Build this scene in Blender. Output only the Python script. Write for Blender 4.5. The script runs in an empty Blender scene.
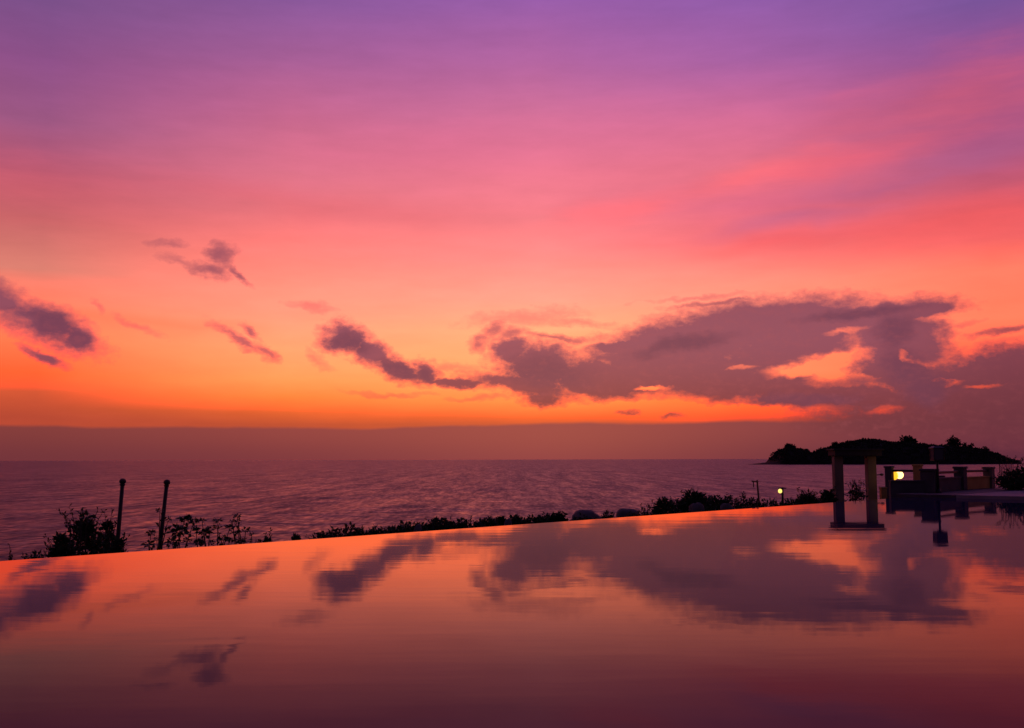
import bpy, math, random
from mathutils import Vector, Matrix
R = math.radians
sc = bpy.context.scene
COL = sc.collection

# ------------------------------------------------------------------ camera
W, H, F = 1024, 728, 1005.0
EYE = Vector((0, 0, 1.5))
PITCH, ROLL = math.atan(95.5 / F), R(0.14)
cam = bpy.data.cameras.new('camera')
cam.sensor_width = 36.0
cam.lens = 36.0 * F / W
cam.clip_start, cam.clip_end = 0.1, 150000
camo = bpy.data.objects.new('camera', cam)
COL.objects.link(camo)
rot = Matrix.Rotation(R(90) + PITCH, 3, 'X') @ Matrix.Rotation(-ROLL, 3, 'Z')
camo.matrix_world = Matrix.Translation(EYE) @ rot.to_4x4()
sc.camera = camo

def ray(px, py):
    return (rot @ Vector(((px - W / 2) / F, (H / 2 - py) / F, -1))).normalized()
def at(px, py, Y):
    """world point seen at a pixel of the photograph, Y metres ahead"""
    d = ray(px, py)
    return EYE + d * (Y / d.y)
def uv(px, py):
    d = ray(px, py)
    return math.atan2(d.x, d.y) * F, math.asin(d.z) * F

# ------------------------------------------------------------------ helpers
def lin(c):
    o = []
    for v in c:
        v /= 255.0
        o.append(v / 12.92 if v <= 0.04045 else ((v + 0.055) / 1.055) ** 2.4)
    return o

class MB:
    """collects vertices and faces for ONE mesh object"""
    def __init__(self): self.v, self.f = [], []
    def add(self, vs, fs):
        b = len(self.v)
        self.v += [tuple(p) for p in vs]
        self.f += [tuple(i + b for i in q) for q in fs]
    def box(self, c, size, ax=None, bev=0.0):
        c = Vector(c); ax = ax or (Vector((1, 0, 0)), Vector((0, 1, 0)))
        ux, uy = Vector(ax[0]), Vector(ax[1]); uz = Vector((0, 0, 1))
        hx, hy, hz = [s / 2 for s in size]
        b = min(bev, hx * .45, hy * .45, hz * .45)
        if b <= 0:
            vs = [c + ux * x * hx + uy * y * hy + uz * z * hz for z in (-1, 1) for y in (-1, 1) for x in (-1, 1)]
            self.add(vs, [(0, 2, 3, 1), (4, 5, 7, 6), (0, 1, 5, 4), (1, 3, 7, 5), (3, 2, 6, 7), (2, 0, 4, 6)])
            return
        vs, rings = [], []
        for z, k in ((-hz, b), (-hz + b, 0), (hz - b, 0), (hz, b)):
            ring = []
            for sx, sy, o in ((-1, -1, 0), (-1, -1, 1), (1, -1, 1), (1, -1, 0), (1, 1, 0), (1, 1, 1), (-1, 1, 1), (-1, 1, 0)):
                x = sx * (hx - k - (b * 0.6 if o else 0)); y = sy * (hy - k - (0 if o else b * 0.6))
                ring.append(len(vs)); vs.append(c + ux * x + uy * y + uz * z)
            rings.append(ring)
        fs = [tuple(reversed(rings[0])), tuple(rings[-1])]
        for a, d in zip(rings, rings[1:]):
            for i in range(8): fs.append((a[i], a[(i + 1) % 8], d[(i + 1) % 8], d[i]))
        self.add(vs, fs)
    def tube(self, pts, rad, n=6):
        pts = [Vector(p) for p in pts]
        vs, fs = [], []
        for i, p in enumerate(pts):
            t = (pts[min(i + 1, len(pts) - 1)] - pts[max(i - 1, 0)]).normalized()
            a = t.orthogonal().normalized(); b = t.cross(a)
            r = rad[i] if hasattr(rad, '__len__') else rad
            for k in range(n):
                q = 2 * math.pi * k / n
                vs.append(p + a * math.cos(q) * r + b * math.sin(q) * r)
        for i in range(len(pts) - 1):
            for k in range(n):
                fs.append((i * n + k, i * n + (k + 1) % n, (i + 1) * n + (k + 1) % n, (i + 1) * n + k))
        fs.append(tuple(range(n - 1, -1, -1)))
        fs.append(tuple((len(pts) - 1) * n + k for k in range(n)))
        self.add(vs, fs)
    def lathe(self, c, prof, n=20, ax=None):
        c = Vector(c); z = Vector(ax or (0, 0, 1)).normalized(); a = z.orthogonal().normalized(); b = z.cross(a)
        vs, fs = [], []
        for r, h in prof:
            for k in range(n):
                q = 2 * math.pi * k / n
                vs.append(c + (a * math.cos(q) + b * math.sin(q)) * max(r, 1e-4) + z * h)
        for i in range(len(prof) - 1):
            for k in range(n):
                fs.append((i * n + k, i * n + (k + 1) % n, (i + 1) * n + (k + 1) % n, (i + 1) * n + k))
        fs.append(tuple(range(n - 1, -1, -1))); fs.append(tuple((len(prof) - 1) * n + k for k in range(n)))
        self.add(vs, fs)
    def leaf(self, p, d, up, L, wd):
        """one pointed, slightly folded leaf"""
        s = d.cross(up)
        if s.length < 1e-4: s = d.orthogonal()
        s.normalize(); nn = s.cross(d).normalized()
        m = p + d * L * .45
        self.add([p, m + s * wd * .5 + nn * wd * .15, p + d * L - nn * L * .12, m - s * wd * .5 + nn * wd * .15, m],
                 [(0, 1, 4), (1, 2, 4), (2, 3, 4), (3, 0, 4)])
    def build(self, name, mat, parent=None, smooth=False):
        org, q = Vector((0, 0, 0)), parent
        while q is not None: org = org + q.location; q = q.parent
        me = bpy.data.meshes.new(name)
        me.from_pydata([tuple(Vector(p) - org) for p in self.v], [], self.f)
        me.update()
        me.materials.append(mat)
        if smooth:
            for p in me.polygons: p.use_smooth = True
        o = bpy.data.objects.new(name, me)
        COL.objects.link(o)
        if parent is not None: o.parent = parent
        return o

def tag(o, label=None, cat=None, group=None, kind=None):
    if label: o['label'] = label
    if cat: o['category'] = cat
    if group: o['group'] = group
    if kind: o['kind'] = kind
    return o
def thing(name, loc, label, cat, group=None):
    o = bpy.data.objects.new(name, None)
    o.location = loc
    o.matrix_world = Matrix.Translation(Vector(loc))
    o.empty_display_size = .2
    COL.objects.link(o)
    return tag(o, label, cat, group)

# ------------------------------------------------------------------ materials
def mat(name, rgb, rough=.8, rgb2=None, scale=3.0, bump=0.0, bscale=20.0, spec=.3, **kw):
    m = bpy.data.materials.new(name); m.use_nodes = True
    nt = m.node_tree; p = nt.nodes['Principled BSDF']
    p.inputs['Roughness'].default_value = rough
    p.inputs['Specular IOR Level'].default_value = spec
    p.inputs['Base Color'].default_value = (*rgb, 1)
    tc = nt.nodes.new('ShaderNodeTexCoord')
    if rgb2:
        n = nt.nodes.new('ShaderNodeTexNoise'); n.inputs['Scale'].default_value = scale; n.inputs['Detail'].default_value = 6
        r = nt.nodes.new('ShaderNodeValToRGB')
        r.color_ramp.elements[0].position = .35; r.color_ramp.elements[0].color = (*rgb, 1)
        r.color_ramp.elements[1].position = .68; r.color_ramp.elements[1].color = (*rgb2, 1)
        nt.links.new(tc.outputs['Object'], n.inputs['Vector']); nt.links.new(n.outputs['Fac'], r.inputs['Fac'])
        nt.links.new(r.outputs['Color'], p.inputs['Base Color'])
    if bump:
        n = nt.nodes.new('ShaderNodeTexNoise'); n.inputs['Scale'].default_value = bscale; n.inputs['Detail'].default_value = 4
        b = nt.nodes.new('ShaderNodeBump'); b.inputs['Strength'].default_value = .6; b.inputs['Distance'].default_value = bump
        nt.links.new(tc.outputs['Object'], n.inputs['Vector']); nt.links.new(n.outputs['Fac'], b.inputs['Height'])
        nt.links.new(b.outputs['Normal'], p.inputs['Normal'])
    return m
M = {
    'leaf': mat('dark_leaf', (.025, .045, .016), .6, (.05, .075, .025), 4),
    'leaf_dry': mat('dry_leaf', (.07, .06, .025), .7, (.11, .085, .04), 4),
    'leaf_broad': mat('broad_leaf', (.03, .06, .02), .5, (.06, .09, .03), 3),
    'bark': mat('bark', (.05, .035, .025), .9, (.09, .065, .045), 12, .01),
    'stake': mat('weathered_wood', (.16, .09, .05), .9, (.26, .15, .08), 8, .01),
    'soil': mat('soil', (.05, .04, .03), .95, (.08, .07, .04), .4, .08, 2.5),
    'rock': mat('rock', (.07, .062, .062), .9, (.13, .118, .115), 1.6, .08, 3),
    'render_grey': mat('grey_render', (.17, .15, .16), .85, (.24, .21, .22), 1.3, .004, 30),
    'render_lamp_tint': mat('lamp_tint_render', (.34, .2, .055), .85, (.44, .27, .085), 1.3, .004, 30),  # yellow of lamplight put into the base colour
    'render_brown': mat('brown_render', (.13, .095, .075), .85, (.19, .14, .105), 1.3, .004, 30),
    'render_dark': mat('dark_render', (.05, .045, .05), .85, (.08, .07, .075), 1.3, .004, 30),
    'roof': mat('dark_roof', (.03, .024, .024), .85, (.05, .04, .038), 2.5, .006, 14),
    'iron': mat('black_iron', (.015, .015, .017), .55, (.025, .022, .022), 9),
    'deck': mat('deck_stone', (.17, .15, .155), .7, (.24, .21, .215), 1.1, .003, 25),
    'deck_dark': mat('far_deck_dark', (.05, .045, .05), .75, (.075, .07, .075), 2.0, .003, 25),
    'tile': mat('pool_tile', (.03, .04, .06), .35, (.045, .06, .085), 5),
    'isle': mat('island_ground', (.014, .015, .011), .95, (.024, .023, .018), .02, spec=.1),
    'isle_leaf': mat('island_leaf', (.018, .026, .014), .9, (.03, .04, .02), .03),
}
def emit(name, rgb, strength):
    m = bpy.data.materials.new(name); m.use_nodes = True
    nt = m.node_tree; p = nt.nodes['Principled BSDF']
    p.inputs['Base Color'].default_value = (*rgb, 1)
    p.inputs['Emission Color'].default_value = (*rgb, 1)
    p.inputs['Emission Strength'].default_value = strength
    n = nt.nodes.new('ShaderNodeTexNoise'); n.inputs['Scale'].default_value = 12
    r = nt.nodes.new('ShaderNodeMapRange'); r.inputs['To Min'].default_value = .35; r.inputs['To Max'].default_value = .15
    nt.links.new(n.outputs['Fac'], r.inputs['Value']); nt.links.new(r.outputs['Result'], p.inputs['Roughness'])
    return m
M['bulb'] = emit('lit_globe', (1, .62, .2), 3.2)
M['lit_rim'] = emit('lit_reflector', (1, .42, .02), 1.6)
M['small_bulb'] = emit('lit_small_globe', (1, .72, .16), 1.5)

def water(name, base, rough, layers, tint=(1, 1, 1), ior=1.33):
    """layers: (scale_x, scale_y, detail, distance, rotation) noise bumps added one on another"""
    m = bpy.data.materials.new(name); m.use_nodes = True
    nt = m.node_tree; p = nt.nodes['Principled BSDF']
    p.inputs['Base Color'].default_value = (*base, 1)
    p.inputs['Roughness'].default_value = rough
    p.inputs['IOR'].default_value = ior
    p.inputs['Specular Tint'].default_value = (*tint, 1)
    tc = nt.nodes.new('ShaderNodeTexCoord'); prev = None
    for sx, sy, det, dist, rz in layers:
        mp = nt.nodes.new('ShaderNodeMapping'); mp.inputs['Scale'].default_value = (sx, sy, 1); mp.inputs['Rotation'].default_value = (0, 0, rz)
        n = nt.nodes.new('ShaderNodeTexNoise'); n.inputs['Scale'].default_value = 1; n.inputs['Detail'].default_value = det
        b = nt.nodes.new('ShaderNodeBump'); b.inputs['Strength'].default_value = 1; b.inputs['Distance'].default_value = dist
        nt.links.new(tc.outputs['Object'], mp.inputs['Vector']); nt.links.new(mp.outputs['Vector'], n.inputs['Vector'])
        nt.links.new(n.outputs['Fac'], b.inputs['Height'])
        if prev: nt.links.new(prev.outputs['Normal'], b.inputs['Normal'])
        prev = b
    nt.links.new(prev.outputs['Normal'], p.inputs['Normal'])
    return m
M['sea'] = water('sea_water', (.012, .010, .016), .42, ior=1.25, layers=
                 [(.018, .012, 2, 6.0, R(20)), (.09, .07, 3, 2.2, R(8)), (.5, .4, 3, .5, R(-6))])
sea_nt = M['sea'].node_tree                     # wind-ruffled patches: rougher water between calmer lanes
_tc = sea_nt.nodes.new('ShaderNodeTexCoord'); acc = None
for sx, sy, wgt in ((1.3, .26, .42), (.42, .045, .33), (.13, .007, .25)):
    _m = sea_nt.nodes.new('ShaderNodeMapping'); _m.inputs['Scale'].default_value = (sx, sy, 1)
    _n = sea_nt.nodes.new('ShaderNodeTexNoise'); _n.inputs['Scale'].default_value = 1; _n.inputs['Detail'].default_value = 3
    _a = sea_nt.nodes.new('ShaderNodeMath'); _a.operation = 'MULTIPLY_ADD'; _a.inputs[1].default_value = wgt; _a.inputs[2].default_value = 0
    sea_nt.links.new(_tc.outputs['Object'], _m.inputs['Vector']); sea_nt.links.new(_m.outputs['Vector'], _n.inputs['Vector']); sea_nt.links.new(_n.outputs['Fac'], _a.inputs[0])
    if acc: sea_nt.links.new(acc.outputs[0], _a.inputs[2])
    acc = _a
_r = sea_nt.nodes.new('ShaderNodeMapRange'); _r.inputs['From Min'].default_value = .40; _r.inputs['From Max'].default_value = .60
_r.inputs['To Min'].default_value = .28; _r.inputs['To Max'].default_value = .56
sea_nt.links.new(acc.outputs[0], _r.inputs['Value']); sea_nt.links.new(_r.outputs['Result'], sea_nt.nodes['Principled BSDF'].inputs['Roughness'])
M['pool'] = water('pool_water', (.022, .022, .075), .026, ior=1.072, tint=(1, .74, .60), layers=
                  [(.35, 1.3, 2, .0014, R(10)), (1.6, 5.0, 2, .0003, R(-5))])

# ------------------------------------------------------------------ sky
world = bpy.data.worlds.new('World'); sc.world = world; world.use_nodes = True
nt = world.node_tree; nt.nodes.clear()
N, LK = nt.nodes.new, nt.links.new
def sock(s, v):
    if isinstance(v, (int, float)): s.default_value = v
    elif isinstance(v, (tuple, list)): s.default_value = v if len(v) == len(s.default_value) else (*v, 1)
    else: LK(v, s)
def mth(op, a, b=0.0, c=0.0):
    n = N('ShaderNodeMath'); n.operation = op
    sock(n.inputs[0], a); sock(n.inputs[1], b); sock(n.inputs[2], c)
    return n.outputs[0]
def sstep(x, lo, hi, tmin=0.0, tmax=1.0):
    n = N('ShaderNodeMapRange'); n.interpolation_type = 'SMOOTHSTEP'
    sock(n.inputs[0], x); n.inputs[1].default_value = lo; n.inputs[2].default_value = hi
    n.inputs[3].default_value = tmin; n.inputs[4].default_value = tmax
    return n.outputs[0]
def mixc(f, a, b):
    n = N('ShaderNodeMix'); n.data_type = 'RGBA'
    sock(n.inputs['Factor'], f); sock(n.inputs[6], a); sock(n.inputs[7], b)
    return n.outputs[2]
def comb(x, y, z=0.0):
    n = N('ShaderNodeCombineXYZ'); sock(n.inputs[0], x); sock(n.inputs[1], y); sock(n.inputs[2], z)
    return n.outputs[0]
def noise(vec, detail=4, rough=.55, col=False):
    n = N('ShaderNodeTexNoise'); n.inputs['Scale'].default_value = 1
    n.inputs['Detail'].default_value = detail; n.inputs['Roughness'].default_value = rough
    LK(vec, n.inputs['Vector'])
    return n.outputs['Color' if col else 'Fac']
def scaled(vec, sx, sy, rz=0.0, off=(0, 0, 0)):
    n = N('ShaderNodeMapping'); n.inputs['Scale'].default_value = (sx, sy, 1); n.inputs['Rotation'].default_value = (0, 0, rz)
    n.inputs['Location'].default_value = off
    LK(vec, n.inputs['Vector'])
    return n.outputs[0]
def vadd(a, b, op='ADD'):
    n = N('ShaderNodeVectorMath'); n.operation = op
    sock(n.inputs[0], a); sock(n.inputs[1], b)
    return n.outputs[0]

tc = N('ShaderNodeTexCoord')
sep = N('ShaderNodeSeparateXYZ'); LK(tc.outputs['Generated'], sep.inputs[0])
dx, dy, dz = sep.outputs
U = mth('MULTIPLY', mth('ARCTAN2', dx, dy), F)          # azimuth, in 1/1005 rad
V = mth('MULTIPLY', mth('ARCSINE', dz), F)              # elevation, same unit
P = comb(U, V)

# clear-sky colours by elevation, along five azimuths of the evening sky
TOP = 480.0
COLS = [
    (40, [(0, 122, 78, 136), (60, 142, 79, 136), (120, 157, 86, 130), (170, 185, 88, 113), (220, 200, 100, 103), (270, 221, 127, 112),
          (330, 250, 128, 84), (372, 245, 98, 50), (392, 212, 84, 52), (418, 182, 70, 52)]),
    (290, [(0, 138, 87, 154), (60, 168, 94, 150), (120, 202, 104, 143), (170, 224, 116, 138), (215, 237, 117, 124), (260, 252, 136, 124),
           (310, 254, 157, 128), (350, 255, 166, 112), (382, 255, 158, 88), (397, 252, 132, 62), (412, 228, 95, 48), (424, 190, 76, 52)]),
    (540, [(0, 152, 92, 168), (60, 180, 100, 160), (120, 213, 113, 153), (170, 238, 120, 145), (215, 247, 126, 137), (260, 255, 145, 138),
           (300, 255, 164, 140), (330, 255, 178, 128), (380, 255, 164, 98), (402, 255, 142, 74), (418, 240, 92, 50), (424, 200, 80, 55)]),
    (750, [(0, 146, 91, 168), (60, 168, 96, 163), (120, 214, 108, 150), (170, 230, 112, 134), (205, 228, 106, 134), (240, 244, 106, 116),
           (280, 255, 146, 126), (310, 255, 154, 120), (370, 255, 148, 100), (400, 255, 112, 56), (416, 250, 78, 48), (421, 200, 65, 52)]),
    (990, [(0, 122, 83, 154), (50, 146, 82, 147), (100, 172, 84, 130), (150, 172, 84, 128), (185, 200, 88, 112), (212, 230, 92, 100), (240, 240, 98, 98),
           (270, 247, 126, 100), (320, 255, 128, 94), (350, 252, 104, 72), (390, 240, 82, 60), (414, 150, 55, 58)]),
]
wob = mth('MULTIPLY', mth('SUBTRACT', noise(scaled(P, .006, .02), 3), .5), 9.0)
tV = mth('DIVIDE', mth('ADD', V, wob), TOP)
def ramp(px, stops):
    n = N('ShaderNodeValToRGB'); cr = n.color_ramp
    els = []
    for y, r, g, b in stops:
        c = lin((r, g, b))
        if r >= 244: c[0] *= 1.0 + (1.45 if px < 700 else .9) * min(1, max(0, g - b) / 60)        # red runs past the film's white
        els.append((uv(px, y)[1] / TOP, [x / 2 for x in c]))
    els.sort()
    while len(cr.elements) < len(els): cr.elements.new(.5)
    for e, (t, c) in zip(cr.elements, els):
        e.position = min(max(t, 0), 1); e.color = (*c, 1)
    LK(tV, n.inputs['Fac'])
    return n.outputs['Color']
rmp = [(uv(px, 300)[0], ramp(px, st)) for px, st in COLS]
sky = rmp[0][1]
for (u0, _), (u1, c1) in zip(rmp, rmp[1:]):
    mr = N('ShaderNodeMapRange'); sock(mr.inputs[0], U); mr.inputs[1].default_value = u0; mr.inputs[2].default_value = u1
    sky = mixc(mr.outputs[0], sky, c1)
half = lambda c, k=1.0: tuple(x * k / 2 for x in lin(c))

# the flat bank of cloud lying on the sea horizon
bl = None
for px, top_c, low_c in [(40, (130, 58, 60), (113, 51, 59)), (290, (143, 63, 66), (120, 53, 63)), (540, (140, 61, 71), (125, 55, 69)), (750, (130, 56, 68), (110, 48, 64)), (990, (108, 46, 64), (88, 40, 60))]:
    u = uv(px, 440)[0]; c = mixc(sstep(V, 0, uv(540, 425)[1]), half(low_c), half(top_c))
    if bl is None: bl = c
    else:
        mr = N('ShaderNodeMapRange'); sock(mr.inputs[0], U); mr.inputs[1].default_value = up; mr.inputs[2].default_value = u
        bl = mixc(mr.outputs[0], bl, c)
    up = u
bkn = mth('MULTIPLY', mth('SUBTRACT', noise(scaled(P, .011, .02, off=(0, 3, 0)), 4), .5), 7.0)
bkl = sstep(U, uv(330, 425)[0], uv(560, 425)[0], uv(200, 427.5)[1], uv(540, 424)[1])
bank = sstep(mth('SUBTRACT', mth('ADD', V, bkn), bkl), -1.8, 2.2, 1, 0)

# thin high cirrus: rose, violet and coral streaks
LAST = []
def ell(vec, cx, cy, rx, ry, rotd=0.0):
    """squared distance from the centre of an ellipse on the sky, 1 at its rim"""
    u, v = uv(cx, cy); c, s = math.cos(R(-rotd)), math.sin(R(-rotd))
    def dot(k):
        n = N('ShaderNodeVectorMath'); n.operation = 'DOT_PRODUCT'
        LK(vec, n.inputs[0]); n.inputs[1].default_value = k
        return n.outputs['Value']
    a = dot((c / rx, s / rx, -(c * u + s * v) / rx)); b = dot((-s / ry, c / ry, (s * u - c * v) / ry))
    return mth('MULTIPLY_ADD', a, a, mth('MULTIPLY', b, b))
def union(vec, lst, k=.12):
    f = None
    for i, e in enumerate(lst):
        if i % 6 == 0 and LAST:                # one batch after another, so the shader's small stack holds
            q = N('ShaderNodeVectorMath'); q.operation = 'MULTIPLY_ADD'
            LK(LAST[-1], q.inputs[0]); q.inputs[1].default_value = (1e-9, 1e-9, 1e-9); LK(vec, q.inputs[2]); vec = q.outputs[0]
        g = ell(vec, *e)
        f = g if f is None else mth('SMOOTH_MIN', f, g, k)
        LAST.append(f)
    return mth('SUBTRACT', 1.0, mth('SQRT', mth('MAXIMUM', f, 0.0)))     # 1 inside, 0 at the rim, negative outside
PH = comb(U, V, 1.0)
cw = vadd(PH, vadd(vadd(noise(scaled(P, .008, .012, off=(3, 1, 0)), 3, col=True), (-.5, -.5, -.5)), (70, 34, 0), 'MULTIPLY'))
cn = mth('SUBTRACT', noise(scaled(P, .007, .045, R(-11), (7, 2, 0)), 5, .6), .5)
for lst, colr, op, soft in [
        ([(735, 182, 130, 20, -11), (630, 208, 100, 18, -12)], (1.05, *lin((0, 110, 118))[1:]), .62, 1.3),
        ([(860, 158, 110, 18, -8)], (.9, *lin((0, 96, 114))[1:]), .5, 1.3),
        ([(950, 95, 150, 46, -10)], (*lin((212, 90, 112)),), .62, 1.4),
        ([(885, 190, 140, 14, -6), (970, 162, 110, 18, -8), (790, 222, 100, 12, -6)], (*lin((176, 94, 138)),), .6, 1.3),
        ([(940, 224, 180, 24, -6), (780, 246, 110, 13, -4)], (.95, *lin((0, 90, 90))[1:]), .42, 1.3),
        ([(330, 205, 260, 20, 3), (40, 190, 140, 34, 4)], (*lin((222, 92, 102)),), .3, 1.3),
        ([(430, 150, 320, 36, -6)], (*lin((220, 102, 142)),), .3, 1.4),
        ([(560, 240, 280, 24, -3)], (1.05, *lin((0, 126, 130))[1:]), .35, 1.4),
        ([(90, 320, 150, 12, 1), (150, 322, 120, 9, 0)], (1.1, *lin((0, 116, 80))[1:]), .45, 1.3)]:
    f = mth('ADD', union(cw, lst), mth('MULTIPLY', cn, 1.5))
    sky = mixc(sstep(f, -.25, soft, 0, op), sky, tuple(x / 2 for x in colr))

mott = mth('ADD', mth('MULTIPLY', cn, .22), mth('MULTIPLY', mth('SUBTRACT', noise(scaled(P, .02, .07, R(-8), (2, 9, 0)), 4, .6), .5), .14))
sc_ = N('ShaderNodeVectorMath'); sc_.operation = 'SCALE'; LK(sky, sc_.inputs[0]); LK(mth('ADD', mott, 1.0), sc_.inputs['Scale']); sky = sc_.outputs[0]

# the rest of the vault: violet dusk overhead and behind
zen = sstep(V, 470, 1000)
sky = mixc(zen, sky, half((70, 52, 112)))
back = sstep(dy, .75, -.25)
low = N('ShaderNodeValToRGB')
for i, (t, c) in enumerate([(0, (58, 40, 62)), (.35, (78, 52, 84)), (1, (52, 44, 92))]):
    e = low.color_ramp.elements[i] if i < 2 else low.color_ramp.elements.new(1.0)
    e.position = t; e.color = (*half(c), 1)
LK(mth('DIVIDE', V, 1000.0), low.inputs['Fac'])
sky = mixc(back, sky, low.outputs['Color'])

sky = mixc(mth('MULTIPLY', bank, mth('SUBTRACT', 1.0, back)), sky, bl)

# dark clouds
w1 = vadd(vadd(noise(scaled(P, .022, .034), 2, .5, True), (-.5, -.5, -.5)), (34, 17, 0), 'MULTIPLY')
w2 = vadd(vadd(noise(scaled(P, .08, .12, off=(9, 4, 0)), 4, .6, True), (-.5, -.5, -.5)), (15, 10, 0), 'MULTIPLY')
Q = vadd(vadd(PH, w1), w2)
fb = mth('SUBTRACT', noise(scaled(P, .045, .12, R(-4), (5, 5, 0)), 6, .62), .5)
fine = mth('SUBTRACT', noise(scaled(P, .12, .16, 0, (1, 8, 0)), 5, .65), .5)

deck = union(Q, [(908, 342, 40, 19, 20), (790, 347, 70, 16, -8), (672, 350, 92, 30, -7), (760, 328, 125, 27, -5), (862, 316, 85, 15, -5), (918, 311, 36, 8, -10), (898, 335, 45, 22, 10),
                 (725, 376, 150, 23, 2), (835, 398, 95, 15, 3), (610, 382, 70, 17, 6), (630, 343, 45, 7, -6)])
right = union(Q, [(893, 368, 36, 24, 10), (926, 385, 34, 24, 25), (990, 376, 80, 26, -7), (950, 412, 125, 27, 0), (1040, 395, 90, 45, 0)])
holes = union(Q, [(836, 369, 28, 14, -4), (803, 369, 42, 7, -4), (652, 391, 18, 3, -4),
                  (692, 411, 142, 7.5, 0), (590, 410, 90, 9, 2)])
gaps = union(Q, [(845, 331, 22, 3.5, -14), (742, 369, 14, 2.5, -2), (912, 357, 9, 4, 40), (944, 382, 14, 3.5, 6), (981, 387, 17, 2.5, 0), (884, 409, 22, 4.5, 0)])
mid = union(Q, [(345, 338, 24, 14, 12), (369, 352, 24, 15, 35), (396, 368, 30, 11, 18), (424, 372, 17, 14, 0), (455, 382, 44, 5, 2),
                (512, 352, 20, 15, 0), (545, 366, 54, 25, 4), (525, 384, 62, 12, 8), (543, 398, 22, 8, 0), (590, 374, 50, 19, 0)])
left = union(Q, [(-5, 296, 32, 15, 30), (40, 322, 50, 16, 22), (76, 338, 24, 16, 15), (47, 357, 18, 5, 24)])
thin = union(Q, [(481, 342, 12, 11, 0), (494, 330, 20, 9, -30), (725, 303, 60, 3.5, -4), (224, 256, 11, 14, 20), (208, 270, 20, 8, 14), (240, 275, 16, 5, 42), (243, 341, 32, 6, 32), (263, 350, 18, 6, 28), (252, 331, 9, 4, 40),
                 (508, 336, 22, 9, -20), (1004, 330, 30, 4, -10), (960, 357, 36, 3, -6), (672, 418, 11, 3, 0), (628, 414, 7, 2.5, 0), (560, 337, 60, 4, 4)])
faint = union(Q, [(166, 245, 18, 4, 0), (185, 262, 26, 4, 8), (312, 307, 26, 5, 10), (321, 356, 16, 6, 45), (102, 305, 10, 4, 50), (140, 325, 20, 4, 30),
                  (958, 326, 22, 3, -16), (938, 345, 13, 3, -8), (440, 365, 50, 4, 2), (390, 393, 45, 3, 2), (480, 398, 34, 3, 0), (520, 318, 60, 8, -4),
                  (575, 322, 46, 4, 6), (985, 346, 40, 4, -10), (700, 298, 60, 3, -3)])
gap = sstep(mth('ADD', gaps, mth('MULTIPLY', fb, .7)), -.3, .7, 0, 1.0)
hole = sstep(mth('ADD', holes, mth('MULTIPLY', fb, .5)), -.3, .7, 0, 1.2)
def dens(f, kb, kf, lo, hi, op=1.0):
    return sstep(mth('ADD', f, mth('ADD', mth('MULTIPLY', fb, kb), mth('MULTIPLY', fine, kf))), lo, hi, 0, op)
dm = mth('MAXIMUM', mth('SUBTRACT', mth('SUBTRACT', dens(deck, .45, .4, -.26, .36), hole), mth('MULTIPLY', gap, .55)), mth('SUBTRACT', dens(right, .5, .6, -.24, .40), mth('MULTIPLY', gap, .85)))
dm = mth('MAXIMUM', dm, mth('MAXIMUM', dens(mid, .45, .8, -.38, .58), dens(left, .5, .8, -.5, .75)))
puff = union(Q, [(886, 360, 22, 17, 0), (902, 376, 30, 19, 15), (925, 388, 26, 16, 20), (872, 372, 12, 9, 0)])
dm = mth('MAXIMUM', dm, dens(puff, .4, .8, -.3, .4))
dm = mth('MAXIMUM', dm, dens(thin, .8, 1.0, -.3, 1.0, .72))
dm = mth('MAXIMUM', dm, dens(faint, .9, 1.1, -.3, 1.1, .30))
dm = mth('MINIMUM', mth('POWER', mth('MAXIMUM', dm, 0.0), .6), .97)
core = union(Q, [(548, 372, 52, 20, 6), (905, 368, 30, 22, 10), (925, 386, 26, 20, 30), (896, 330, 24, 22, 20), (350, 342, 26, 12, 15), (398, 368, 24, 9, 15), (424, 372, 12, 11, 0),
                 (55, 328, 46, 13, 22), (75, 338, 20, 12, 15), (860, 312, 60, 7, -5), (800, 398, 60, 8, 3), (680, 345, 60, 10, -8)])
cc = mixc(sstep(V, uv(700, 425)[1], uv(700, 335)[1]), half((108, 47, 64)), half((138, 73, 94)))
cc = mixc(sstep(mth('ADD', core, mth('MULTIPLY', fb, 1.0)), -.25, .7, 0, .85), cc, half((98, 54, 82)))
cc = mixc(sstep(mth('ADD', fine, fb), -.1, .45, 0, .30), cc, half((166, 78, 88)))
cc = mixc(sstep(U, uv(870, 400)[0], uv(1024, 400)[0], 0, .5), cc, half((96, 43, 62)))
sky = mixc(dm, sky, cc)

SUN_AZ, SUN_EL = math.atan2(ray(560, 440).x, ray(560, 440).y), R(1.2)
nish = N('ShaderNodeTexSky'); nish.sky_type = 'NISHITA'; nish.sun_disc = False
nish.sun_elevation = SUN_EL; nish.sun_rotation = SUN_AZ
bg1 = N('ShaderNodeBackground'); LK(sky, bg1.inputs['Color']); bg1.inputs['Strength'].default_value = 2.0
bg2 = N('ShaderNodeBackground'); LK(nish.outputs['Color'], bg2.inputs['Color']); bg2.inputs['Strength'].default_value = .004
ad = N('ShaderNodeAddShader'); LK(bg1.outputs[0], ad.inputs[0]); LK(bg2.outputs[0], ad.inputs[1])
out = N('ShaderNodeOutputWorld'); LK(ad.outputs[0], out.inputs['Surface'])
world.cycles.sampling_method = 'NONE'

sl = bpy.data.lights.new('sun', 'SUN'); sl.energy = .001; sl.angle = R(20); sl.color = (1, .45, .2)
so = bpy.data.objects.new('sun', sl); COL.objects.link(so)
sd = Vector((math.sin(SUN_AZ) * math.cos(SUN_EL), math.cos(SUN_AZ) * math.cos(SUN_EL), math.sin(SUN_EL)))
so.rotation_euler = sd.to_track_quat('Z', 'Y').to_euler(); so.location = (10, 60, 20)

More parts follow.
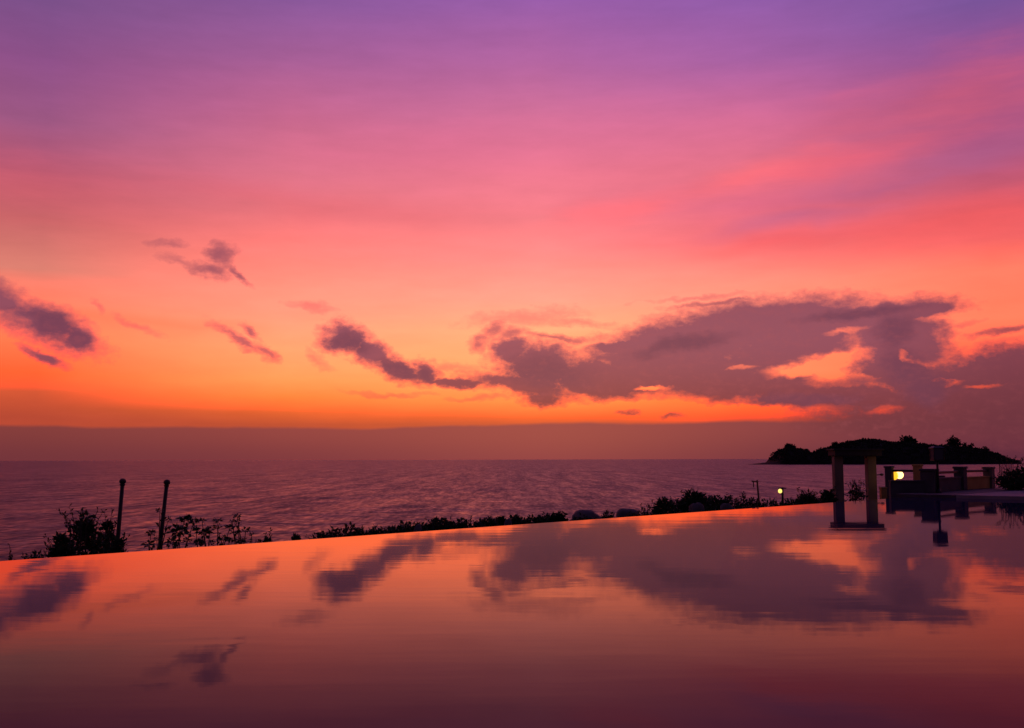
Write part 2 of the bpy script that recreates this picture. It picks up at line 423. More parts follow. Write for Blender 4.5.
# ------------------------------------------------------------------ pool, deck, ground, sea
SEA = -8.0
P1 = Vector((-7.75, 15.2)); E = Vector((.691, .723)); NV = Vector((-.723, .691))
def pl(a, s, z=0.0):
    """a metres along the pool's rim, s metres seaward of it"""
    q = P1 + E * a + NV * s
    return Vector((q.x, q.y, z))
A0, A1, S0 = -24.0, 33.7, -15.0
EV, NV3 = Vector((E.x, E.y, 0)), Vector((NV.x, NV.y, 0))
def prism(pts, z0, z1):
    n = len(pts); m = MB()
    m.add([Vector((p.x, p.y, z0)) for p in pts] + [Vector((p.x, p.y, z1)) for p in pts],
          [tuple(range(n - 1, -1, -1)), tuple(range(n, 2 * n))] + [(i, (i + 1) % n, n + (i + 1) % n, n + i) for i in range(n)])
    return m
def slab(a0, a1, s0, s1, z0, z1):
    return prism([pl(a0, s0), pl(a0, s1), pl(a1, s1), pl(a1, s0)][::-1], z0, z1)
m = MB(); m.add([pl(A0, S0), pl(A1, S0), pl(A1, .02), pl(A0, .02)], [(0, 1, 2, 3)])
tag(m.build('pool_water', M['pool']), kind='structure')
m = slab(A0 - .3, A1 + .3, -.3, 0, -1.9, -.012)
for q in (slab(A0 - .3, A0, S0, -.3, -1.9, -.02), slab(A1, A1 + .3, S0, -.3, -1.9, -.02), slab(A0 - .3, A1 + .3, S0 - .3, S0, -1.9, -.02), slab(A0, A1, S0, -.3, -1.9, -1.5)):
    m.add(q.v, q.f)
tag(m.build('pool_basin', M['tile']), kind='structure')
m = slab(A1, A1 + 30, -40, -1.75, -.9, .12)
tag(m.build('far_deck', M['deck']), kind='structure')
m = slab(A1, A1 + 30, -1.75, .55, -.9, .115)  # seaward strip of the far deck, in a darker colour
tag(m.build('far_deck_dark', M['deck_dark']), kind='structure')
m = slab(A0 - 14, A1, -40, S0, -.9, .1)
q = slab(A0 - 14, A0, S0, .3, -.9, .1); m.add(q.v, q.f)
tag(m.build('near_deck', M['deck']), kind='structure')

from mathutils import noise as mn
def ground_z(x, y):
    d = Vector((x, y)) - P1
    a, s = d.dot(E), d.dot(NV)
    n = mn.fractal(Vector((x * .12, y * .12, 3.3)), 1.0, 2.0, 4)
    if s < .5: return -2.2
    z = -.75 - .12 * (s - .5) + .16 * n * min(1, s * .2)
    z = max(z, -9.2 + .3 * n)
    k = min(1, (s - .5) / 1.0)
    return -2.2 * (1 - k) + z * k
m = MB(); vs, fs = [], []
NA, NS = 90, 70
for i in range(NA + 1):
    for j in range(NS + 1):
        a = -150 + 300 * i / NA
        s = -60 + 61.5 * (j / 12) if j < 12 else 1.5 + 88 * ((j - 12) / (NS - 12)) ** 1.4
        p = pl(a, s)
        vs.append((p.x, p.y, ground_z(p.x, p.y)))
for i in range(NA):
    for j in range(NS):
        b = i * (NS + 1) + j
        fs.append((b, b + NS + 1, b + NS + 2, b + 1))
m.add(vs, fs)
tag(m.build('ground', M['soil'], smooth=True), kind='structure')
m = MB(); vs = []
rings = [40, 120, 400, 1500, 6000, 25000, 90000]
vs.append((0, 60, SEA)); n = 64
for r in rings:
    for k in range(n): vs.append((r * math.sin(2 * math.pi * k / n), 60 + r * math.cos(2 * math.pi * k / n), SEA))
fs = [(0, 1 + (k + 1) % n, 1 + k) for k in range(n)]
for i in range(len(rings) - 1):
    for k in range(n): fs.append((1 + i * n + k, 1 + i * n + (k + 1) % n, 1 + (i + 1) * n + (k + 1) % n, 1 + (i + 1) * n + k))
m.add(vs, fs)
tag(m.build('sea', M['sea']), kind='structure')

# ------------------------------------------------------------------ island
rnd = random.Random(5)
DI = 1740.0
prof = [(750, 464.4), (757, 463.6), (765, 462.8), (773, 461.5), (776, 455), (780, 451.5), (790, 448), (800, 450.5), (808, 455), (815, 454.5), (822, 451), (830, 449.5), (840, 445.5),
        (850, 443), (860, 441.5), (872, 441), (885, 442.5), (895, 444), (905, 443.5), (918, 445), (930, 446.5), (945, 447), (955, 448), (965, 449), (978, 450), (990, 454.5),
        (1000, 458.5), (1008, 461.8), (1016, 464.2)]
def ridge(px):
    for (x0, y0), (x1, y1) in zip(prof, prof[1:]):
        if x0 <= px <= x1: return y0 + (y1 - y0) * (px - x0) / (x1 - x0)
    return 464.4
def isle_z(px, t):
    """height above the sea, t = -1 near shore .. 1 far shore"""
    top = at(px, ridge(px), DI).z - SEA
    h = top * max(0.0, 1 - abs(t) ** 2.4)
    return h * (1 + .10 * mn.noise(Vector((px * .09, t * 3, 1)))) if h > 0 else 0
m = MB(); vs, fs = [], []
nx, ny = 134, 24
def isle_pt(px, t):
    dep = 130 * (.35 + .65 * math.sin(math.pi * min(1, max(0, (px - 750) / 266))))
    p = at(px, 464.5, DI)
    return Vector((p.x, p.y + t * dep, SEA + isle_z(px, t)))
for i in range(nx + 1):
    for j in range(ny + 1):
        p = isle_pt(750 + 266 * i / nx, -1 + 2 * j / ny)
        if j in (0, ny) or i in (0, nx): p.z = SEA - 1.5
        vs.append(p)
for i in range(nx):
    for j in range(ny):
        b = i * (ny + 1) + j
        fs.append((b, b + ny + 1, b + ny + 2, b + 1))
m.add(vs, fs)
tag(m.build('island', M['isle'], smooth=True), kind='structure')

def rdir(r):
    while True:
        v = Vector((r.uniform(-1, 1), r.uniform(-1, 1), r.uniform(-1, 1)))
        if .05 < v.length < 1: return v.normalized()
m = MB()
for _ in range(3600):
    px, t = rnd.uniform(772, 1006), rnd.uniform(-.97, .4)
    if ridge(px) > 461: continue
    c = isle_pt(px, t); r = rnd.uniform(1.6, 4.2)
    for _ in range(7):
        d = rdir(rnd); d.z = abs(d.z)
        m.leaf(c + d * r * rnd.uniform(.2, .7), d, rdir(rnd), r * rnd.uniform(.6, 1.0), r * .7)
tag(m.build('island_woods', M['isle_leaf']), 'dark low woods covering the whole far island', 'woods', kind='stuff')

def isle_tree(px, ytop, wpx, label, t=-.05, gap=.5):
    b = isle_pt(px, t); top = at(px, ytop, b.y)
    hgt = top.z - b.z; wr = wpx / F * b.y / 2
    o = thing('tree', b, label, 'tree', 'trees standing above the far island ridge')
    r = random.Random(int(px * 7))
    tk = MB()
    tk.tube([b - Vector((0, 0, 1)), b + Vector((.3, 0, hgt * .5)), b + Vector((0, 0, hgt * .9))], [hgt * .035, hgt * .025, .15], 6)
    cr = MB()
    for _ in range(9):
        c = b + Vector((r.uniform(-.8, .8) * wr, r.uniform(-.8, .8) * wr, hgt * r.uniform(gap, .93)))
        tk.tube([b + Vector((0, 0, hgt * gap * .8)), c], [hgt * .014, .1], 5)
        for _ in range(60):
            d = rdir(r)
            cr.leaf(c + d * wr * r.uniform(.02, .45), d, rdir(r), wr * r.uniform(.22, .45), wr * .28)
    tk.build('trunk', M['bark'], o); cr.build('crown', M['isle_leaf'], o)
isle_tree(953, 437.8, 12, 'tallest round crowned tree standing above the far island ridge', gap=.12)
isle_tree(968, 443.2, 8, 'bushy tree just past the tallest one on the far island ridge', gap=.15)
isle_tree(986, 445.5, 5, 'thin sparse tree low on the falling end of the far island', gap=.3)
isle_tree(806, 449.5, 5, 'small lone tree in the dip between the two humps of the far island', gap=.55)
isle_tree(834, 443.0, 6, 'small tree above the dark slab of the gateway, on the far island', gap=.4)
isle_tree(908, 439.5, 14, 'broad low crowned tree on the far island, above the lit lamp', gap=.3)
isle_tree(791, 445.5, 10, 'rounded tree topping the smaller hump of the far island', gap=.3)

# ------------------------------------------------------------------ vegetation
def plant(name, px, ytop, Y, wpx, label, cat, seed, group=None, clumps=26, leaves=44, L=.13, leafm='leaf', twigs=8, low=.05, flat=1.0, lean=0.0, spread=.30):
    """a shrub rooted in the slope whose top and width are as tall and wide as it is seen to be"""
    top = at(px, ytop, Y); bz = ground_z(top.x, top.y)
    b = Vector((top.x, top.y, bz - .04)); hgt = top.z - bz; w = wpx / F * Y / 2
    r = random.Random(seed)
    o = thing(name, b, label, cat, group)
    st, fo = MB(), MB()
    for i in range(clumps):
        q = r.uniform(0, 6.283); rr = math.sqrt(r.random())
        h = r.uniform(low, 1)
        env = (1 - max(0, h - .35) ** 2 / .43 * flat) if flat else 1
        env = max(.12, env)
        tip = b + Vector((math.cos(q) * rr * w * env * .9 + lean * h, math.sin(q) * rr * w * env * .7, hgt * h * (1 - .22 * rr) * .95))
        midp = b.lerp(tip, .5) + Vector((r.uniform(-.1, .1) * w, r.uniform(-.1, .1) * w, hgt * .06))
        if i < 16: st.tube([b + Vector((r.uniform(-.1, .1) * w, 0, 0)), midp, tip], [.028, .018, .007], 5)
        cr = w * spread * r.uniform(.5, 1.15)
        for _ in range(int(leaves * r.uniform(.5, 1.3))):
            d = rdir(r); d.z = d.z * .75 + .22; d.normalize()
            p = tip + d * cr * r.random() ** .6
            ll = L * r.uniform(.6, 1.35)
            fo.leaf(p, d, rdir(r), ll, ll * r.uniform(.38, .6))
    for _ in range(twigs):                                   # bare and half-bare shoots past the outline
        q = r.uniform(0, 6.283); s = b + Vector((math.cos(q) * w * .5, math.sin(q) * w * .4, hgt * r.uniform(.5, .85)))
        e = s + Vector((math.cos(q) * w * r.uniform(.2, .5), 0, hgt * r.uniform(.1, .22)))
        st.tube([s - Vector((0, 0, hgt * .3)), s, e], [.012, .009, .004], 4)
        for k in range(5):
            p = s.lerp(e, .3 + .17 * k); d = rdir(r); d.z = abs(d.z)
            fo.leaf(p, d.normalized(), rdir(r), L * .8, L * .35)
    st.build('stems', M['bark'], o); fo.build('foliage', M[leafm], o)
    return o

G1 = 'dark shrubs growing beyond the pool rim'
# left end
plant('bush', 86, 503, 27, 56, 'large dense dark bush beside the first leaning black post', 'bush', 11, clumps=52, leaves=38, L=.14, flat=1.0, low=.25, twigs=18)
plant('bush', 108, 510, 27.5, 26, 'narrow ragged bush hard against the first black post', 'bush', 12, G1, clumps=24, leaves=30, low=.3)
plant('shrub', 62, 527, 26, 34, 'mid height sloping shrub at the foot of the large bush', 'shrub', 13, G1, clumps=26, low=.3)
plant('shrub', 36, 544, 24, 34, 'low sprawling shrub between the large bush and the picture edge', 'shrub', 14, G1, clumps=20, low=.3)
plant('sprig', 12.5, 541, 24, 6, 'single thin upright sprig at the far left of the rim', 'plant', 15, clumps=8, leaves=8, L=.1, twigs=2, low=.3)
plant('shrub', 118, 534, 26, 22, 'small dark shrub wrapped round the base of the first black post', 'shrub', 16, G1, clumps=14, low=.3)
# between the posts and right of them: stalky broad-leaved plants
def broad(px0, Y, tips, label, seed):
    """a few bare stalks that carry tufts of broad leaves; tips = (px, py, radius in px)"""
    g = at(px0, 545, Y); b = Vector((g.x, g.y, ground_z(g.x, g.y) - .04)); r = random.Random(seed)
    o = thing('broadleaf_plant', b, label, 'plant', 'stalky broad leaved plants beyond the pool rim')
    st, fo = MB(), MB()
    for tx, ty, rp in tips:
        yy = Y + r.uniform(-.3, .3); t = at(tx, ty, yy); rr = rp / F * yy
        st.tube([b + Vector((r.uniform(-.15, .15), 0, 0)), b.lerp(t, .55) + Vector((r.uniform(-.12, .12), 0, .1)), t], [.022, .016, .008], 5)
        for _ in range(int(16 + rp * 5)):
            d = rdir(r); d.z = d.z * .5 + .15; d.normalize()
            p = t + Vector((d.x * rr, d.y * rr, d.z * rr * .8)) * r.uniform(.1, .75)
            ll = rr * r.uniform(.45, .8)
            fo.leaf(p, d, Vector((0, 0, 1)) + rdir(r) * .7, ll, ll * .75)
        if r.random() < .7:
            for k in range(3):
                p = b.lerp(t, r.uniform(.6, .9)); d = rdir(r); fo.leaf(p, d, rdir(r), .16, .1)
    st.build('stalks', M['bark'], o); fo.build('leaves', M['leaf_broad'], o)
broad(156, 28, [(160, 510.5, 4), (151, 533, 5), (149, 545, 6), (168, 520, 4), (157, 540, 4)], 'stalky plant twined about the second leaning black post', 21)
broad(180, 27, [(185, 520, 7), (178, 532, 9), (172, 542, 6), (194, 521, 5), (187, 541, 5)], 'stalky plant with two thick round leaf tufts beside the second black post', 22)
broad(203, 27, [(202, 521, 4), (204, 533, 7), (210, 530, 5), (199, 542, 5), (196, 529, 4)], 'stalky plant with one flat leaf tuft, between its two tufted neighbours', 23)
broad(224, 27, [(218, 521, 5), (217, 528, 4), (224, 540, 7), (230, 528, 5), (212, 543, 4)], 'stalky plant with a low round tuft, last dense one before the tall tip', 24)
broad(240, 27, [(237, 516, 4), (238, 521, 4), (232, 521, 3), (234, 533, 4), (246, 530, 4), (241, 541, 5)], 'stalky plant with the tall upright leaf tip', 25)
broad(255, 27, [(252, 534, 3), (258, 541, 4), (250, 541, 3)], 'thin low stalky plant at the right end of its row', 26)
plant('shrub', 268, 530, 25, 11, 'tiny isolated round shrub right of the stalky plants', 'shrub', 31, clumps=12, leaves=24, L=.1, low=.4, twigs=3)
plant('shrub', 296, 528.5, 25, 15, 'second tiny isolated shrub before the low hedge begins', 'shrub', 32, clumps=13, leaves=24, L=.1, low=.4, twigs=3)
plant('shrub', 322, 526.5, 26, 42, 'low shrub starting the unbroken run along the rim', 'shrub', 33, G1, clumps=16, L=.1, low=.4)
lows = [(348, 523, 60), (376, 522.5, 54), (402, 518, 44), (421, 520, 46), (440, 515, 44), (464, 515.5, 58), (488, 514.5, 46), (501, 511.5, 10), (519, 515, 48), (536, 513, 40), (553, 511, 32)]
lowl = ['low rounded shrub second along the unbroken run on the rim', 'flat dark shrub just left of a slightly taller one on the rim', 'slightly taller tufted shrub above the forked cloud reflection',
        'flat gappy shrub between two taller clumps near the rim middle', 'small upright clump left of the widest low shrub', 'widest low shrub near the middle of the rim',
        'dense low shrub under a lone upright sprig', 'lone upright sprig sticking out of the low shrubs', 'low shrub followed by pale stones on the rim', 'small dark shrub left of the peaked clump', 'peaked dark clump just left of the first grey boulder']
for i, ((px, yt, wp), lb) in enumerate(zip(lows, lowl)):
    plant('shrub', px, yt, 30 + (px - 340) * .022, wp, lb, 'shrub', 40 + i, G1, clumps=42, leaves=32, L=.13, low=.70, twigs=4, flat=.25, spread=.2)
plant('shrub', 561, 509, 34.5, 24, 'small dark pointed shrub against the left side of the largest boulder', 'shrub', 60, G1, clumps=14, L=.12, low=.5, twigs=3)
plant('shrub', 609, 509, 36.5, 32, 'small shrub between the two grey boulders', 'shrub', 61, G1, clumps=14, L=.12, low=.5, twigs=3)
plant('shrub', 647, 501, 38, 14, 'pale dry shrub with thin shoots left of the big thicket', 'shrub', 62, G1, clumps=8, leaves=10, L=.13, leafm='leaf_dry', low=.4, twigs=8)
plant('shrub', 584, 515, 34.5, 44, 'flat creeping shrub hiding the foot of the largest boulder', 'shrub', 74, G1, clumps=24, leaves=26, L=.12, low=.75, twigs=2, flat=.2, spread=.18)
plant('shrub', 634, 510.5, 36, 44, 'flat creeping shrub hiding the foot of the boulder by the thicket', 'shrub', 75, G1, clumps=24, leaves=26, L=.12, low=.75, twigs=2, flat=.2, spread=.18)
# the big thicket before the gateway
plant('bush', 664, 495, 40, 40, 'left shoulder of the big thicket, ragged with thin shoots', 'bush', 63, clumps=30, leaves=40, L=.16, twigs=12, low=.5, flat=.8)
plant('bush', 694, 488.5, 41, 56, 'tallest dense bush at the middle of the big thicket', 'bush', 64, clumps=56, leaves=46, L=.17, twigs=10, low=.5, flat=.8)
plant('bush', 718, 494.5, 41.5, 44, 'right shoulder of the big thicket, sloping down to thin plants', 'bush', 65, clumps=34, leaves=40, L=.16, twigs=8, low=.5, flat=.8)
plant('sprig', 727, 485, 41.5, 8, 'tall thin sprig standing up from the right of the big thicket', 'plant', 66, clumps=9, leaves=9, L=.16, twigs=3, low=.5)
plant('sprig', 737, 491, 42, 22, 'sparse forked sprig with curved bare shoots beside the wooden stake', 'plant', 67, clumps=5, leaves=7, L=.16, twigs=12, low=.5)
plant('shrub', 744, 496.5, 42, 44, 'low shrub at the foot of the wooden stake', 'shrub', 68, G1, clumps=26, leaves=28, L=.14, low=.6, flat=.4)
plant('shrub', 768, 497.5, 43, 40, 'low shrub between the wooden stake and the small garden light', 'shrub', 69, G1, clumps=26, leaves=28, L=.14, low=.6, flat=.4)
plant('shrub', 791, 498, 43.5, 38, 'lowest shrub just right of the small garden light', 'shrub', 70, G1, clumps=26, leaves=28, L=.14, low=.6, flat=.4)
plant('bush', 808, 487.5, 44, 34, 'pointed dark bush between the garden light and the gateway', 'bush', 71, clumps=34, leaves=40, L=.16, low=.5, flat=1.1)
plant('bush', 827, 486, 44.5, 26, 'pointed dark bush touching the left pillar of the gateway', 'bush', 72, clumps=28, leaves=40, L=.16, low=.5, flat=1.1)
plant('bush', 856, 477.5, 47, 26, 'sparse twiggy bush seen between the two gateway pillars', 'bush', 73, clumps=20, leaves=22, L=.15, low=.4, twigs=12)
# right end
def near_bush(name, px, ytop, Y, wpx, zb, label, seed, **kw):
    global ground_z
    g = ground_z
    ground_z = lambda x, y: zb
    o = plant(name, px, ytop, Y, wpx, label, 'bush', seed, **kw)
    ground_z = g
    return o
near_bush('bush', 1012, 470, 44.5, 40, .12, 'dense dark bush on the deck at the far right edge', 81, clumps=44, leaves=44, L=.13, low=.1)
near_bush('bush', 1030, 461, 44, 40, .12, 'taller bush mostly past the right picture edge', 82, clumps=44, leaves=44, L=.14, low=.1)
near_bush('twiggy_shrub', 1008, 456, 45.2, 34, .12, 'bare twiggy shrub standing over the dense bush at the right edge', 83, clumps=10, leaves=5, L=.1, low=.4, twigs=22, flat=.3)

# creeping cover on the slope just past the rim
m = MB(); r = random.Random(3)
for _ in range(5200):
    a = r.uniform(-16, 38); s = r.uniform(.8, 15); p = pl(a, s); z = ground_z(p.x, p.y)
    p = Vector((p.x, p.y, z + r.uniform(0, .28)))
    d = rdir(r); d.z = abs(d.z) * .6 + .2; ll = r.uniform(.09, .2)
    m.leaf(p, d.normalized(), rdir(r), ll, ll * .5)
tag(m.build('ground_cover', M['leaf']), 'low creeping leaves on the slope below the pool rim', 'ground cover', kind='stuff')

# ------------------------------------------------------------------ boulders
def boulder(px0, px1, ytop, Y, label, seed):
    t = at((px0 + px1) / 2, ytop, Y); w = (px1 - px0) / F * Y / 2
    bz = ground_z(t.x, t.y) - .15; hgt = t.z - bz
    m = MB(); vs, fs = [], []
    nu, nv = 28, 14
    for j in range(nv + 1):
        ph = math.pi / 2 * j / nv
        for i in range(nu):
            q = 2 * math.pi * i / nu
            d = Vector((math.cos(q) * math.cos(ph), math.sin(q) * math.cos(ph), math.sin(ph)))
            k = 1 + .5 * mn.fractal(d * 1.3 + Vector((seed, 0, 0)), 1.0, 2.0, 4)
            sq = lambda v: math.copysign(abs(v) ** .7, v)
            vs.append((sq(d.x) * w * k, sq(d.y) * w * .8 * k, sq(d.z) * hgt * (1 + (k - 1) * .12)))
    for j in range(nv):
        for i in range(nu): fs.append((j * nu + i, j * nu + (i + 1) % nu, (j + 1) * nu + (i + 1) % nu, (j + 1) * nu + i))
    fs.append(tuple(range(nu - 1, -1, -1)))
    m.add(vs, fs)
    o = m.build('boulder', M['rock'], smooth=True); o.location = (t.x, t.y, bz)
    tag(o, label, 'boulder', 'grey boulders below the pool rim')
boulder(564, 606, 511.5, 36, 'largest grey boulder, flat topped, among shrubs on the rim', 1)
boulder(612, 643, 507.5, 37.5, 'grey boulder at the left foot of the big thicket', 2)
boulder(502, 514, 518.5, 32, 'small pale stone among the low shrubs at the rim middle', 3)
boulder(412, 424, 525, 30, 'small pale stone half hidden by the low shrubs on the left', 4)
boulder(688, 704, 502.5, 38.5, 'grey rock at the foot of the tallest bush in the thicket', 5)
boulder(719, 735, 503.5, 39.5, 'low grey rock under the right shoulder of the thicket', 6)

# ------------------------------------------------------------------ posts and small lights
def garden_post(px0, py0, px1, py1, Y, label):
    b = at(px0, py0, Y); t = at(px1, py1, Y); d = (t - b).normalized()
    k = (ground_z(b.x, b.y) - .1 - b.z) / d.z; b = b + d * k
    o = thing('garden_post', b, label, 'post', 'leaning black posts beyond the pool rim')
    m = MB(); m.tube([b, b.lerp(t, .5), t - d * .12], [.065, .06, .055], 10); m.build('pole', M['iron'], o, True)
    m = MB(); m.lathe(t - d * .15, [(.06, 0), (.075, .02), (.075, .05), (.055, .06)], 14, d); m.build('collar', M['iron'], o, True)
    m = MB(); m.lathe(t - d * .1, [(.045, 0), (.088, .04), (.095, .08), (.085, .12), (.05, .15), (.01, .16)], 14, d); m.build('cap', M['iron'], o, True)
garden_post(117, 548, 122.8, 480.5, 29, 'leaning black post with round cap rising from the bushes')
garden_post(160, 546, 167, 481.5, 29, 'leaning black post with round cap among the stalky plants')

t = at(757, 480, 43); g0 = ground_z(t.x, t.y)
b = Vector((t.x + .1, t.y, g0 - .1))
o = thing('stake', b, 'thin brown wooden stake with a short crosspiece beside the thicket', 'stake')
m = MB(); m.tube([b, b.lerp(t, .5) + Vector((.02, 0, 0)), t], [.05, .045, .035], 7); m.build('upright', M['stake'], o)
m = MB(); c = at(754.5, 482.5, 42.95); m.tube([c - Vector((.12, 0, -.06)), c + Vector((.16, 0, .02))], [.03, .03], 6)
m.tube([c - Vector((.04, 0, .2)), c - Vector((.05, 0, -.08))], [.025, .02], 6); m.build('crosspiece', M['stake'], o)

t = at(781, 491, 43); b = Vector((t.x + .06, t.y, ground_z(t.x, t.y) - .1))
o = thing('garden_light', b, 'small lit yellow garden light on a short post by the rim', 'garden light')
m = MB(); m.tube([b, Vector((b.x, b.y, t.z - .02)), Vector((b.x, b.y, t.z + .13))], [.05, .045, .04], 10); m.build('post', M['iron'], o, True)
m = MB(); m.lathe((b.x, b.y, t.z + .1), [(.03, .06), (.17, .03), (.17, 0), (.16, 0)], 16); m.build('hood', M['iron'], o, True)
m = MB(); m.lathe((t.x - .05, t.y - .04, t.z - .09), [(.02, 0), (.07, .03), (.085, .09), (.07, .15), (.02, .18)], 14); m.build('bulb', M['small_bulb'], o, True)

# ------------------------------------------------------------------ gateway: two pillars under a slab
Yg = 50.0
zr = at(853, 449, Yg).z; zu = at(853, 456.2, Yg).z
cl, crr = at(838, 480, Yg), at(871, 480, Yg)
gz = ground_z((cl.x + crr.x) / 2, Yg)
o = thing('gateway', (cl.x / 2 + crr.x / 2, Yg, gz), 'open gateway of two square pillars under a dark flat slab', 'gateway')
for c, mm in ((cl, 'render_brown'), (crr, 'render_brown')):
    m = MB(); m.box((c.x, Yg, (gz - .2 + zu) / 2), (.43, .43, zu - gz + .2), bev=.02)
    pb = m.build('pillar', M[mm], o)
    m = MB(); m.box((c.x, Yg, gz + .16), (.53, .53, .4), bev=.03); m.build('plinth', M[mm], o)
m = MB(); m.box(((cl.x + crr.x) / 2 + .05, Yg, (zr + zu) / 2 - .02), (2.3, 1.1, zr - zu - .08), bev=.02)
m.build('slab', M['roof'], o)
m = MB(); m.box(((cl.x + crr.x) / 2 + .05, Yg, zr - .03), (2.45, 1.25, .08), bev=.015); m.build('coping', M['roof'], o)
ab = at(876, 475, Yg)
m = MB(); m.tube([(crr.x + .2, Yg - .1, ab.z), (crr.x + .5, Yg - .1, ab.z + .03)], [.025, .02], 8)
m.lathe((crr.x + .5, Yg - .1, ab.z - .04), [(.03, 0), (.09, .03), (.09, .09), (.03, .12)], 12); m.build('bracket', M['iron'], o)

# ------------------------------------------------------------------ walls, piers and rails of the terrace
def pier(px, ytop, Y, wpx, mm, label, zb, name='pier'):
    t = at(px, ytop, Y); w = wpx / F * Y
    o = thing(name, (t.x, t.y, zb), label, 'pier', 'square piers of the terrace wall')
    m = MB(); m.box((t.x, t.y, (zb + t.z - .1) / 2), (w, w, t.z - .1 - zb), (EV, NV3), .015); m.build('shaft', M[mm], o)
    m = MB(); m.box((t.x, t.y, t.z - .05), (w + .07, w + .07, .1), (EV, NV3), .02); m.build('cap', M[mm], o)
    return t, w
def wall(p, q, z0, z1, th, mm, label, rail=None, inset=.3):
    p, q = Vector((p.x, p.y, 0)), Vector((q.x, q.y, 0)); d = (q - p).normalized(); n = Vector((-d.y, d.x, 0))
    p, q = p + d * inset, q - d * inset; c = (p + q) / 2; L = (q - p).length
    o = thing('low_wall', (c.x, c.y, z0), label, 'wall', 'low walls between the terrace piers')
    m = MB(); m.box((c.x, c.y, (z0 + z1 - .07) / 2), (L, th, z1 - z0 - .07), (d, n), .008); m.build('panel', M[mm], o)
    m = MB(); m.box((c.x, c.y, z1 - .035), (L, th + .07, .07), (d, n), .012); m.build('coping', M[mm], o)
    if rail:
        m = MB(); m.box((c.x, c.y, rail), (L + .06, .1, .11), (d, n), .02); m.build('handrail', M['iron'], o)
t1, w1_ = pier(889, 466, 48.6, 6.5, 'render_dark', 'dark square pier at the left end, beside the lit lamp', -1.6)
t2, w2_ = pier(917.5, 464.2, 47.6, 7.0, 'render_lamp_tint', 'pier right of the lit lamp, yellow glow painted into its colour', -1.6)  # lamp's yellow on this pier is mostly base colour
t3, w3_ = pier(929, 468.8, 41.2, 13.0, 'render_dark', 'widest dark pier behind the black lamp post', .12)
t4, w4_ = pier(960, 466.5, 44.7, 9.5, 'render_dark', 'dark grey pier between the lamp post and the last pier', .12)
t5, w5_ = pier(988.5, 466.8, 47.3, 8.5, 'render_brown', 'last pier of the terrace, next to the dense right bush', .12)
wall(t1, t2, -1.6, at(900, 480, 48.2).z, .2, 'render_dark', 'low dark wall far behind, joining the two piers beside the lit lamp', at(905, 470.8, 48.2).z, .2)
tw = at(950, 470, 47.0)
wall(t2, tw, -1.6, at(930, 475.5, 47.4).z, .2, 'render_dark', 'low dark wall behind the widest pier', None, .22)
wall(t3, t4, .12, at(945, 477.3, 43).z, .2, 'render_dark', 'low wall right of the lamp post, under a black handrail', at(945, 472.3, 43).z, .27)
wall(t4, t5, .12, at(975, 476.4, 46).z, .2, 'render_lamp_tint', 'low wall between the last two piers, lamplight painted into its colour', at(975, 471.0, 46).z, .22)  # lamp cannot reach this face; its yellow light is painted on
wall(at(886.5, 480, 41.2), t3, -.9, at(905, 480.2, 41.2).z, .2, 'render_dark', 'long low dark wall at the pool corner below the lit lamp', None, .12)
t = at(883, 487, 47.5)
o = thing('bollard', (t.x, t.y, -1.5), 'short bollard at the foot of the leftmost pier, coloured as if lamplit', 'bollard')
m = MB(); m.box((t.x, t.y, (t.z - .08 - 1.5) / 2), (.27, .27, t.z - .08 + 1.5), bev=.02); m.build('shaft', M['render_lamp_tint'], o)  # lit yellow look comes from the colour of the shaft and cap
m = MB(); m.box((t.x, t.y, t.z - .04), (.31, .31, .08), bev=.02); m.build('cap', M['render_lamp_tint'], o)

# lit lamp on the wall
c = at(899.4, 474.9, 48.9)
o = thing('terrace_lamp', c, 'lit yellow lamp with a glowing white globe above the dark wall', 'lamp')
m = MB(); m.lathe(c, [(.02, -.19), (.11, -.16), (.17, -.09), (.195, 0), (.17, .09), (.11, .16), (.02, .19)], 20); m.build('globe', M['bulb'], o, True)
q = at(893.3, 475.4, 48.8); ax = Vector((1, 0, 0))
m = MB(); m.lathe(q, [(.28, 0), (.285, .015), (.22, .09), (.14, .19), (.125, .19), (.20, .09), (.26, .02)], 20, ax); m.build('reflector', M['lit_rim'], o, True)
m = MB(); m.tube([q + Vector((.06, .02, .05)), q + Vector((-.02, .25, .1)), Vector((q.x - .1, q.y + .3, -2))], [.03, .04, .05], 8); m.build('stem', M['iron'], o, True)

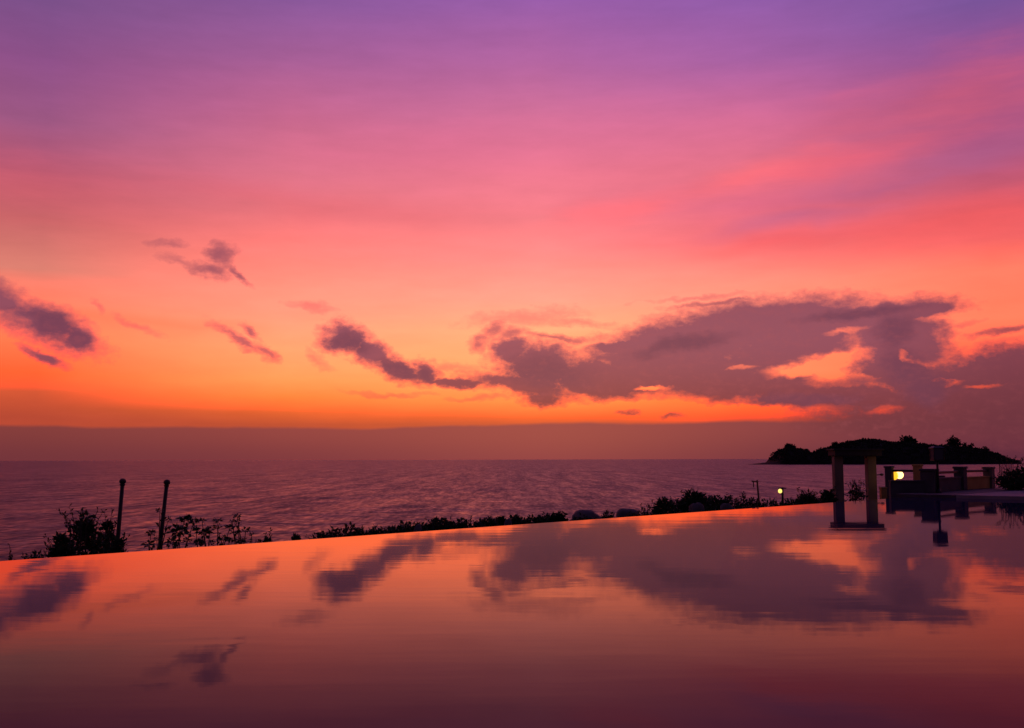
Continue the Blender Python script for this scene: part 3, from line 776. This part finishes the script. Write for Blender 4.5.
# black lamp post with an unlit lantern
b = at(936, 497, 41.0); tp = at(936.5, 446, 41.0)
b = Vector((tp.x, tp.y, .12)); hz = tp.z
o = thing('lamp_post', b, 'black lamp post with an unlit square lantern at the pool corner', 'lamp post')
m = MB(); m.lathe(b, [(.13, 0), (.13, .05), (.09, .09), (.065, .16)], 16); m.build('base', M['iron'], o, True)
m = MB(); m.lathe(b, [(.05, .1), (.048, .8), (.045, hz - .12 - .62)], 12); m.build('pole', M['iron'], o, True)
lz = hz - .62
m = MB(); m.lathe((b.x, b.y, lz), [(.05, -.02), (.12, .0), (.13, .04), (.10, .06)], 16); m.build('collar', M['iron'], o, True)
m = MB()
for sx in (-1, 1):
    for sy in (-1, 1): m.tube([(b.x + sx * .195, b.y + sy * .195, lz + .04), (b.x + sx * .205, b.y + sy * .205, lz + .52)], .018, 6)
for z, h in ((lz + .05, .21), (lz + .52, .22)): m.box((b.x, b.y, z), (h * 2, h * 2, .035))
lf = m.build('lantern_frame', M['iron'], o)
m = MB(); m.add([(b.x + sx * w, b.y + sy * w, z) for z, w in ((lz + .07, .19), (lz + .50, .198)) for sx, sy in ((-1, -1), (1, -1), (1, 1), (-1, 1))],
                [(0, 1, 5, 4), (1, 2, 6, 5), (2, 3, 7, 6), (3, 0, 4, 7)]); m.build('glass', M['render_dark'], lf)
m = MB(); m.add([(b.x + sx * w, b.y + sy * w, z) for z, w in ((lz + .54, .25), (lz + .62, .12)) for sx, sy in ((-1, -1), (1, -1), (1, 1), (-1, 1))],
                [(3, 2, 1, 0), (0, 1, 5, 4), (1, 2, 6, 5), (2, 3, 7, 6), (3, 0, 4, 7), (4, 5, 6, 7)]); m.build('lantern_roof', M['iron'], o)

# ------------------------------------------------------------------ render
vs = sc.view_settings
vs.view_transform = 'Standard'; vs.look = 'None'; vs.exposure = 0; vs.gamma = 1; vs.use_curve_mapping = False
sc.render.engine = 'CYCLES'
sc.cycles.max_bounces = 5
sc.cycles.use_denoising = True
sc.cycles.sample_clamp_indirect = 4
